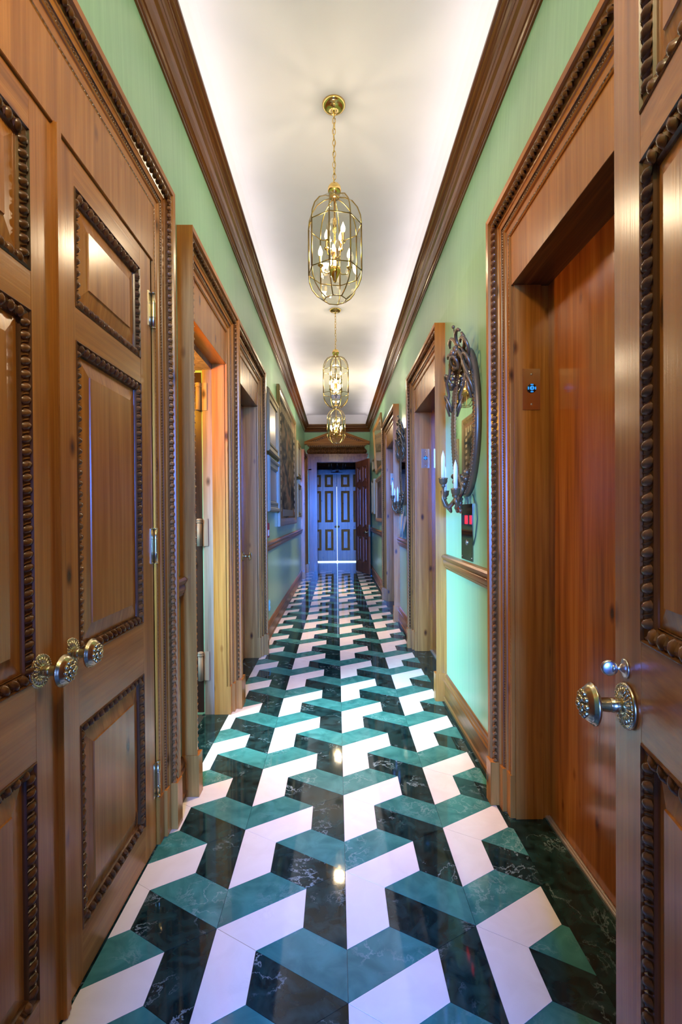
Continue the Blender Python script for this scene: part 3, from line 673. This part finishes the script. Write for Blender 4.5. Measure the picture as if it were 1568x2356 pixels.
# hall chandelier
ch = empty('hall_chandelier', loc=(0.02, 12.6, 2.53)); tag(ch, 'dark metal chandelier with short candle arms hanging in the hall beyond', 'chandelier')
IRON = plain('dark_blue_metal', (0.02, 0.04, 0.05), 0.3, 0.7)
mb = MB(); mb.lathe((0,0,0), (0,0,1), [(.001,0),(.03,.01),(.07,.02),(.05,.05),(.02,.07),(.035,.10),(.012,.14),(.012,.30),(.03,.35),(.05,.368)], 16); mb.build('stem', IRON, ch)
for k in range(8):
    q = 2*PI*k/8; e = Vector((math.cos(q), math.sin(q), 0))
    mb = MB(); mb.tube([e*.03+Vector((0,0,.04)), e*.12+Vector((0,0,.01)), e*.19+Vector((0,0,.025)), e*.215+Vector((0,0,.07))], .008, 6)
    mb.lathe(e*.215+Vector((0,0,.07)), (0,0,1), [(.001,0),(.03,.008),(.014,.014),(.014,.022),(.001,.022)], 10); ar = mb.build('arm', IRON, ch)
    mb = MB(); mb.lathe(e*.215+Vector((0,0,.09)), (0,0,1), [(.010,0),(.010,.06),(.001,.065)], 8); mb.build('candle_tube', plain('pale_tube', (.5,.5,.45), .4), ar)

# ------------------------------------------------------------------ lanterns
def lantern(name):
    """octagonal glass lantern hanging from the ceiling; origin at canopy on the ceiling"""
    r = empty(name)
    R, zt, zb2, zbot, rb = .158, -.715, -.985, -1.142, .066
    mb = MB(); mb.lathe((0,0,0), (0,0,-1), [(.001,0),(.068,0),(.068,.006),(.062,.016),(.050,.020),(.018,.024),(.012,.034),(.010,.045),(.001,.046)], 32); mb.build('canopy', BRASS, r)
    mb = MB(); z = -.045; k = 0
    while z > -.452:
        pts = []
        for i in range(10):
            q = 2*PI*i/10; a = .009*math.cos(q); b = .0205*math.sin(q)
            pts.append((a, 0.003*math.sin(k*1.3), z-.0165+b) if k%2 else (0.003*math.sin(k), a, z-.0165+b))
        mb.tube(pts, .0024, 6, closed=True); z -= .0325; k += 1
    mb.build('chain', BRASS, r)
    mb = MB(); mb.tube([(0.006*math.sin(i*1.1), 0.006*math.cos(i*1.4), -.03-.43*i/16) for i in range(17)], .0022, 6); mb.build('lamp_wire', BRASSD, r)
    mb = MB(); mb.lathe((0,0,-.455), (0,0,-1), [(.001,0),(.008,.0),(.012,.006),(.028,.014),(.038,.030),(.0405,.046),(.037,.062),(.028,.076),(.024,.080),(.024,.086),(.028,.088),(.028,.092),(.001,.093)], 28); mb.build('ball_finial', BRASS, r)
    def ringpt(rad, z, k): q = 2*PI*k/8; return Vector((rad*math.sin(q), -rad*math.cos(q), z))
    dome = [(R, zt), (R*.965, zt+.052), (R*.86, zt+.098), (R*.66, zt+.140), (R*.40, zt+.163), (.026, zt+.170)]
    bowl = [(R, zb2), (R*.97, zb2-.045), (R*.87, zb2-.087), (R*.68, zb2-.125), (rb, zbot)]
    fr_ = MB()
    for k in range(8):
        for seq in (dome, bowl):
            mb = MB(); mb.loft([[ringpt(a, z, k), ringpt(a, z, k+1)] for a, z in seq], False, False)
            mb.build('glass_pane', GLASS, r)
            fr_.tube([ringpt(a*1.003, z, k) for a, z in seq], .0036, 6)
        mb = MB(); mb.loft([[ringpt(R, zt, k), ringpt(R, zt, k+1)], [ringpt(R, zb2, k), ringpt(R, zb2, k+1)]], False, False); mb.build('glass_pane', GLASS, r)
        fr_.tube([ringpt(R, zt, k), ringpt(R, zb2, k)], .0046, 6)
        for a, z in ((R, zt), (R, zb2), (rb, zbot)): fr_.tube([ringpt(a, z, k), ringpt(a, z, k+1)], .003, 6)
    mb = MB(); mb.add([ringpt(rb, zbot, k) for k in range(8)], [tuple(range(8))]); mb.build('glass_pane', GLASS, r)
    fr_.build('brass_came', CAME, r)
    mb = MB(); mb.lathe((0,0,-.545), (0,0,-1), [(.006,0),(.006,.12),(.012,.125),(.012,.20),(.006,.205),(.006,.30),(.013,.305),(.018,.33),(.018,.40),(.030,.405),(.034,.43),(.022,.455),(.014,.47),(.010,.485),(.001,.50)], 16); mb.build('centre_stem', BRASS, r)
    for tier, (cnt, rad, zc, off) in enumerate(((4, .086, -.955, .35), (4, .060, -.830, 1.13))):
        for k in range(cnt):
            q = off+2*PI*k/cnt; e = Vector((math.cos(q), math.sin(q), 0)); Z = Vector((0,0,1)); b = Vector((0,0,zc))
            mb = MB(); mb.tube([b+e*.014+Z*.01, b+e*(rad*.45)-Z*.035, b+e*(rad*.85)-Z*.03, b+e*rad+Z*.005], .0036, 7)
            mb.lathe(b+e*rad, (0,0,1), [(.001,0),(.006,0),(.016,.008),(.017,.012),(.0085,.014),(.0085,.062),(.001,.062)], 14); ar = mb.build('lamp_arm', BRASS, r)
            lit = (k+tier) % 2 == 0 or (tier == 0 and k == 1)
            mb = MB(); mb.lathe(b+e*rad+Z*.062, (0,0,1), [(.006,0),(.0105,.008),(.0135,.018),(.0125,.030),(.0075,.044),(.0025,.056),(.0005,.062)], 12); mb.build('flame_bulb', BULB_ON if lit else BULB_OFF, ar)
    return r
LG = 'hanging glass lanterns along the corridor'
ln = lantern('hanging_lantern'); ln.location = (0.0, 2.82, 3.755); ln.rotation_euler = (0,0,math.radians(-11))
tag(ln, 'nearest and largest octagonal brass and glass lantern hanging from the ceiling', 'lantern', LG)
for i, (y, a, lb) in enumerate(((5.63, 22.5, 'middle of the three brass and glass lanterns hanging from the ceiling'), (8.44, 0, 'farthest of the three brass and glass lanterns, in front of the pediment'))):
    c = dup_tree(ln, Matrix.Translation((0.0, y, 3.755)) @ Matrix.Rotation(math.radians(a), 4, 'Z')); c['label'] = lb
for y in (2.82, 5.63, 8.44):
    area('added_floor_light', (0.0, y, 2.60), (0.0, y, 0.0), 0.10, 0.10, 12, (1.0, 0.66, 0.38), math.radians(64))  # added beam below each lantern to warm the floor, not a real lamp
    point('lantern_and_fill_glow', (0.0, y, 2.93), 34 if y < 4 else 44 if y < 8 else 84, (1.0, 0.79, 0.55), 0.05)
point('lantern_and_fill_glow', (0.0, 0.4, 2.95), 46, (1.0, 0.74, 0.46), 0.07)      # added fill light, unseen above the camera, brightens the nearest doors; no lantern here

# ------------------------------------------------------------------ oval mirrors with candle arms
def ov(fr, c, a, b, q, d): return fr(c[0]+a*math.cos(q), c[1]+b*math.sin(q), d)
def oval_mirror(name, fr, label, C, which):
    r = empty(name); tag(r, label, 'mirror', 'oval candle mirrors on the right wall')
    n = 40; qs = [2*PI*k/n for k in range(n)]
    mb = MB(); vs = [ov(fr, C, .216, .381, q, .026) for q in qs]; mb.add(vs, [tuple(range(n))]); mb.build('mirror_glass', MIRROR, r)
    prof = [(.206,.006),(.206,.027),(.211,.032),(.216,.029),(.221,.025),(.234,.027),(.246,.036),(.256,.040),(.265,.036),(.271,.022),(.273,.0)]
    mb = MB(); mb.loft([[ov(fr, C, a, a+.165, q, d) for a, d in prof] for q in qs+[0]], True, False, smooth=True)
    mb.build('frame', GILT, r)
    mb = MB(); m = 110
    for k in range(m):
        q = 2*PI*k/m
        mb.ball(ov(fr, C, .212, .377, q, .031), .0050, 6, 4); 
        if k % 1 == 0: mb.ball(ov(fr, C, .262, .427, q, .036), .0058, 6, 4)
    mb.build('bead_border', GILT, r, 'stuff')
    # ribbon crest
    def P(u, v, d): return fr(C[0]+u, C[1]+v, d)
    mb = MB()
    def ribbon(pts, w=.013):
        mb.tube([P(*p) for p in pts], [w*.6]+[w]*(len(pts)-2)+[w*.6], 6)
    def loop(cu, cv, ru, rv, d, rot=0, w=.011, arc=1.0):
        pts = []
        for k in range(13):
            q = rot+2*PI*arc*k/12; pts.append((cu+ru*math.cos(q), cv+rv*math.sin(q), d+.02*math.sin(q*1.0)))
        ribbon(pts, w)
    for s in (-1, 1):
        loop(s*.075, .470, .065, .052, .065, 0.4 if s > 0 else PI-.4, .011, .95)
        loop(s*.150, .405, .052, .048, .060, .8, .010, .9)
        ribbon([(s*.03, .43, .06), (s*.09, .40, .08), (s*.15, .34, .07), (s*.20, .29, .08), (s*.225, .22, .06), (s*.245, .16, .07), (s*.250, .09, .05)], .011)
        loop(s*.215, .30, .035, .045, .065, 0, .009, 1.0)
        loop(s*.245, .17, .022, .050, .06, 0, .008, 1.0)
        for k in range(7):
            q = PI/2-s*(.10+.12*k); p = ov(fr, C, .235, .40, q, .055); mb.ball(p, .021-.001*k, 7, 5)
    for k in range(9):
        q = 2*PI*k/9; mb.ball(P(.030*math.cos(q), .415+.030*math.sin(q), .075), .016, 7, 5)
    mb.ball(P(0, .415, .085), .024, 8, 6)
    ribbon([(0, .44, .06), (.012, .48, .07), (-.004, .52, .075), (.01, .56, .08)], .007); mb.ball(P(.012, .575, .082), .011, 7, 5)
    loop(.0, .36, .05, .03, .08, 0, .010, 1.0)
    mb.build('ribbon_crest', GILT, r)
    # bottom foliage and arms
    mb = MB()
    for s in (-1, 1):
        for k in range(5):
            q = -PI/2+s*(.10+.15*k); mb.ball(ov(fr, C, .235, .40, q, .05), .018, 7, 5)
        ribbon([(s*.02, -.40, .05), (s*.07, -.43, .07), (s*.10, -.40, .06), (s*.08, -.36, .06)], .012)
    for k in range(6):
        mb.lathe(P(.012*math.sin(k*2), -.405-.022*k, .05), (0,0,-1), [(.004,-.012),(.022-.002*k,0),(.012,.016),(.001,.024)], 8)
    mb.build('leaf_drop', GILT, r)
    for (u, d, cz, w) in ((0.0, .150, -.325, 0), (-.135, .110, -.395, -1), (.135, .110, -.395, 1)):
        mb = MB(); cu = u; base = cz
        mb.tube([P(u*.2, -.415, .045), P(u*.45, -.47, .05+d*.25), P(u*.75, -.505, .03+d*.6), P(u*.95, -.49, d-.012), P(u, -.45, d+.004), P(u, base-.055, d)], [.011, .013, .014, .013, .010, .007], 8)
        mb.tube([P(u*.75, -.505, .03+d*.6), P(u*.6, -.525, .02+d*.6), P(u*.5, -.50, .03+d*.55), P(u*.6, -.48, .04+d*.5)], [.010,.010,.008,.004], 7)
        n_ = 16
        mb.lathe(P(u, base-.058, d), (0,0,1), [(.006,0),(.016,.008),(.010,.016),(.016,.022),(.022,.032),(.023,.050),(.026,.056),(.022,.058),(.010,.054)], n_, rmod=lambda k,r_,h: 1+(.10 if k%2 else -.04)*(h>.02))
        ar = mb.build('candle_arm', GILT, r)
        mb = MB(); mb.lathe(P(u, base+.0005, d), (0,0,1), [(.011,-.004),(.0118,.10),(.0108,.125),(.006,.145),(.002,.155),(.0008,.162)], 14); cd = mb.build('candle', WAX)
        tag(cd, 'white candle in the %s holder of the %s oval mirror' % (('tall middle', 'nearer low', 'farther low')[w], which), 'candle', 'candles on the oval mirrors')
    return r
oval_mirror('oval_mirror', FR, 'oval gilt mirror with ribbon crest and three white candles, nearest on the right wall', (2.845, 1.89), 'nearest')
oval_mirror('oval_mirror', FR, 'second oval gilt candle mirror farther along the right wall above the papers', (5.42, 1.89), 'second')

# lift call plate under the mirror
r = empty('lift_call_plate'); tag(r, 'tall dark mirror polished lift call plate with red display below the oval mirror', 'call plate')
mb = MB(); mb.fbox(FR, 2.742, 2.985, 1.072, 1.408, 0.001, .006); mb.build('plate', SMOKE, r)
mb = MB(); mb.fbox(FR, 2.752, 2.975, 1.285, 1.345, .006, .0075); w = mb.build('display_window', BLACK, r)
for (a, b) in ((2.838, 2.895), (2.755, 2.790)):
    mb = MB(); mb.fbox(FR, a, b, 1.290, 1.340, .0075, .009); mb.build('red_digit', RED, w)
mb = MB(); mb.lathe(FR(2.858, 1.178, .006), (-1,0,0), [(.001,0),(.016,0),(.016,.004),(.012,.006),(.001,.007)], 24); mb.build('call_button', STEEL, r)
for u, z in ((2.76, 1.09), (2.97, 1.09)):
    mb = MB(); mb.lathe(FR(u, z, .006), (-1,0,0), [(.001,0),(.004,0),(.003,.002),(.001,.002)], 10); mb.build('screw', STEEL, r)
mb = MB(); mb.tube([FR(2.72, 1.46, .01), FR(2.66, 1.40, .006), FR(2.65, 1.32, .005), FR(2.69, 1.22, .005), FR(2.735, 1.17, .004)], .003, 6)
tag(mb.build('lamp_cord', plain('dark_green_cord', (.03,.07,.07), .5)), 'thin dark cord looping down the wall beside the lift call plate', 'cord')

# papers under the second mirror
def paper_mat():
    m, nt, b = nodes('printed_paper'); L = nt.links.new
    g = N(nt, 'ShaderNodeNewGeometry'); sp = N(nt, 'ShaderNodeSeparateXYZ'); L(g.outputs['Position'], sp.inputs[0])
    ml = N(nt, 'ShaderNodeMath', operation='MULTIPLY'); ml.inputs[1].default_value = 70; L(sp.outputs['Z'], ml.inputs[0])
    fr = N(nt, 'ShaderNodeMath', operation='FRACT'); L(ml.outputs[0], fr.inputs[0])
    n = N(nt, 'ShaderNodeTexNoise'); n.inputs['Scale'].default_value = 60; L(g.outputs['Position'], n.inputs['Vector'])
    gt = N(nt, 'ShaderNodeMath', operation='GREATER_THAN'); gt.inputs[1].default_value = .62; L(fr.outputs[0], gt.inputs[0])
    g2 = N(nt, 'ShaderNodeMath', operation='GREATER_THAN'); g2.inputs[1].default_value = .46; L(n.outputs['Fac'], g2.inputs[0])
    mm = N(nt, 'ShaderNodeMath', operation='MULTIPLY'); L(gt.outputs[0], mm.inputs[0]); L(g2.outputs[0], mm.inputs[1])
    mx = N(nt, 'ShaderNodeMix', data_type='RGBA'); mx.inputs['A'].default_value = (.72,.70,.70,1); mx.inputs['B'].default_value = (.40,.38,.40,1); L(mm.outputs[0], mx.inputs['Factor'])
    L(mx.outputs['Result'], b.inputs['Base Color']); b.inputs['Roughness'].default_value = .7
    return m
PAPER = paper_mat()
for (a, b, z0, z1, lb) in ((5.30, 5.52, 1.085, 1.33, 'curling printed sheet pinned below the second oval mirror, nearer one'), (5.53, 5.75, 1.085, 1.385, 'taller printed sheet pinned below the second oval mirror, beside the lift frame')):
    mb = MB(); rings = []
    for k in range(9):
        q = k/8; rings.append([FR(a+(b-a)*i/6, z0+(z1-z0)*q, .006+.05*(1-q)**2*(1-i/6)**1.5+.012*math.sin(PI*q)) for i in range(7)])
    rr2 = [[p+Vector((.0012,0,0)) for p in rg] for rg in rings]
    mb.loft(rings, False, False, smooth=True); mb.loft(rr2, False, False, smooth=True)
    tag(mb.build('paper_sheet', PAPER), lb, 'paper', 'printed sheets on the right wall')

# ------------------------------------------------------------------ pictures
def picture(name, fr, u0, u1, z0, z1, fw_, depth, fmat, inner, label, cat, group=None, innername='picture_print', tilt=0.0, stepped=False):
    r = empty(name); tag(r, label, cat, group)
    rect = lambda w: [(u0+w, z0+w), (u1-w, z0+w), (u1-w, z1-w), (u0+w, z1-w)]
    tl = lambda u, v, d: fr(u, v, d+tilt*(v-z0)/(z1-z0))
    if stepped: prof = [(0,0.002),(0,depth*.75),(fw_*.12,depth),(fw_*.3,depth*.92),(fw_*.36,depth*.7),(fw_*.6,depth*.62),(fw_*.66,depth*.8),(fw_*.8,depth*.8),(fw_*.86,depth*.5),(fw_,depth*.42),(fw_,.002)]
    else: prof = [(0,0.002),(0,depth*.8),(fw_*.2,depth),(fw_*.6,depth*.9),(fw_*.8,depth*.6),(fw_,depth*.5),(fw_,.002)]
    mb = MB(); mb.loft([[tl(*rect(w)[k], d) for w, d in prof] for k in (0,1,2,3,0)], True, False); mb.build('frame', fmat, r)
    mb = MB(); q = rect(fw_-.002); mb.add([tl(u, v, depth*.45) for u, v in q]+[tl(u, v, .003) for u, v in q], [(0,1,2,3),(7,6,5,4),(0,4,5,1),(1,5,6,2),(2,6,7,3),(3,7,4,0)]); mb.build(innername, inner, r)
    return r
def tapestry_mat():
    m, nt, b = nodes('tapestry_cloth'); L = nt.links.new
    g = N(nt, 'ShaderNodeNewGeometry'); sp = N(nt, 'ShaderNodeSeparateXYZ'); L(g.outputs['Position'], sp.inputs[0])
    sq = N(nt, 'ShaderNodeVectorMath', operation='MULTIPLY'); sq.inputs[1].default_value = (1, .42, 1); L(g.outputs['Position'], sq.inputs[0])
    n = N(nt, 'ShaderNodeTexNoise'); n.inputs['Scale'].default_value = 4.0; n.inputs['Detail'].default_value = 5; n.inputs['Distortion'].default_value = 1.0; L(sq.outputs[0], n.inputs['Vector'])
    r = ramp(nt, [(.36, (.018,.026,.034)), (.47, (.065,.060,.045)), (.56, (.15,.115,.07)), (.68, (.20,.10,.06))]); L(n.outputs['Fac'], r.inputs[0])
    v = N(nt, 'ShaderNodeTexVoronoi'); v.inputs['Scale'].default_value = 8; L(sq.outputs[0], v.inputs['Vector'])
    r2 = ramp(nt, [(.1, (.45,.45,.45)), (.5, (1.1,1.1,1.1))]); L(v.outputs['Distance'], r2.inputs[0])
    mx = N(nt, 'ShaderNodeMix', data_type='RGBA', blend_type='MULTIPLY'); mx.inputs['Factor'].default_value = 1; L(r.outputs[0], mx.inputs['A']); L(r2.outputs[0], mx.inputs['B'])
    L(mx.outputs['Result'], b.inputs['Base Color']); b.inputs['Roughness'].default_value = .9; b.inputs['Specular IOR Level'].default_value = .1
    return m
TAP = tapestry_mat()
tp = picture('framed_tapestry', FL, 6.05, 8.50, 1.205, 3.01, .10, .045, wood('old_brass_frame', 'z', (.10,.07,.03), (.2,.15,.07), (.3,.22,.1), knots=False), TAP, 'large framed dark tapestry on the left wall', 'tapestry', innername='tapestry_cloth')
mb = MB()
for k in range(15): mb.fbox(FL, 6.28+.14*k, 6.35+.14*k, 2.74, 2.84, .020, .0225)
for k in range(14):
    mb.fbox(FL, 6.24, 6.34, 1.40+.1*k, 1.45+.1*k, .020, .0222); mb.fbox(FL, 8.22, 8.32, 1.40+.1*k, 1.45+.1*k, .020, .0222)
mb.build('woven_border', plain('woven_tan', (.34,.28,.18), .8, 0, .1), tp, 'stuff')
mb = MB(); mb.fbox(FL, 6.55, 8.0, 1.335, 1.43, .020, .0222); mb.build('woven_cartouche', plain('woven_grey', (.13,.14,.14), .7), tp)
DRAW = plain('grey_drawing', (.30,.29,.28), .3)
SG = 'small frames on the left wall'
picture('picture_frame', FL, 5.02, 5.90, 2.03, 2.70, .13, .055, SILVERW, DRAW, 'worn gilt frame left of the tapestry, upper of the two', 'picture frame', SG, stepped=True)
picture('picture_frame', FL, 5.03, 5.90, 1.39, 1.985, .13, .055, SILVERB, DRAW, 'silvery frame left of the tapestry, lower of the two', 'picture frame', SG, stepped=True)
picture('picture_frame', FL, 8.82, 9.62, 2.06, 2.735, .10, .05, SILVERW, DRAW, 'small frame beyond the tapestry, upper of the two', 'picture frame', SG, stepped=True)
picture('picture_frame', FL, 8.82, 9.62, 1.31, 1.94, .10, .05, SILVERW, DRAW, 'small frame beyond the tapestry, lower of the two', 'picture frame', SG, stepped=True)
GOLDW = wood('gold_wood_frame', 'z', (.22,.11,.03), (.36,.2,.07), (.48,.29,.12), knots=False)
def print_mat():
    m, nt, b = nodes('glazed_print'); L = nt.links.new
    g = N(nt, 'ShaderNodeNewGeometry'); n = N(nt, 'ShaderNodeTexNoise'); n.inputs['Scale'].default_value = 2.5; n.inputs['Detail'].default_value = 4; L(g.outputs['Position'], n.inputs['Vector'])
    r = ramp(nt, [(.35, (.10,.09,.07)), (.6, (.25,.22,.16))]); L(n.outputs['Fac'], r.inputs[0]); L(r.outputs[0], b.inputs['Base Color'])
    b.inputs['Roughness'].default_value = .04; b.inputs['Specular IOR Level'].default_value = 1.0
    return m
PR = print_mat()
RG = 'glazed frames on the right wall'
picture('picture_frame', FR, 7.66, 9.24, 2.13, 2.985, .07, .035, GOLDW, PR, 'gold framed glazed picture on the right wall beyond the third lift, upper of the two', 'picture frame', RG, tilt=.05)
picture('picture_frame', FR, 7.80, 9.22, 1.215, 2.02, .07, .04, GOLDW, PR, 'gold framed glazed picture on the right wall beyond the third lift, lower of the two', 'picture frame', RG)
picture('picture_frame', FR, 9.45, 9.98, 2.25, 2.48, .04, .04, SILVERW, DRAW, 'small narrow frame near the open far door, upper of the two', 'picture frame', RG)
picture('picture_frame', FR, 9.45, 10.0, 1.36, 2.06, .06, .06, SILVERW, DRAW, 'small frame near the open far door, lower of the two', 'picture frame', RG)

# ------------------------------------------------------------------ small wall fittings
r = empty('fire_call_point'); tag(r, 'small red fire call point beside the third left doorway', 'fire alarm')
mb = MB(); mb.fbox(FL, 4.86, 4.98, 1.12, 1.27, 0.001, .05); mb.build('housing', plain('red_plastic', (.45,.02,.03), .35), r)
mb = MB(); mb.fbox(FL, 4.88, 4.96, 1.14, 1.20, .05, .054); mb.build('white_handle', plain('white_plastic', (.7,.7,.7), .4), r)
r = empty('wall_socket'); tag(r, 'small pale wall socket low on the left wall below the tapestry', 'socket')
mb = MB(); mb.fbox(FL, 5.25, 5.32, .30, .415, 0.001, .008); mb.build('cover_plate', plain('pale_plate', (.2,.55,.55), .3), r)
for z in (.33, .385):
    mb = MB(); mb.lathe(FL(5.285, z, .008), (1,0,0), [(.001,0),(.014,0),(.013,.002),(.001,.002)], 12); mb.build('outlet_face', plain('pale_plate_face', (.3,.6,.6), .3), r)
r = empty('door_stop'); tag(r, 'small ornate dark metal door stop by the open far door', 'door stop')
mb = MB(); mb.box((.735, 10.50, 0.0), (.765, 10.62, .012)); mb.build('base', IRON, r)
mb = MB()
for k in range(10):
    q = PI*k/9; mb.ball((.75, 10.56+.045*math.cos(q), .075+.07*math.sin(q)), .014, 7, 5)
mb.tube([(.75, 10.56, .01), (.75, 10.555, .06), (.75, 10.56, .13)], [.02,.014,.01], 8); mb.tube([(.75, 10.515, .08), (.75, 10.512, .01)], .009, 7); mb.tube([(.75, 10.605, .08), (.75, 10.608, .01)], .009, 7)
mb.build('scroll_body', IRON, r)
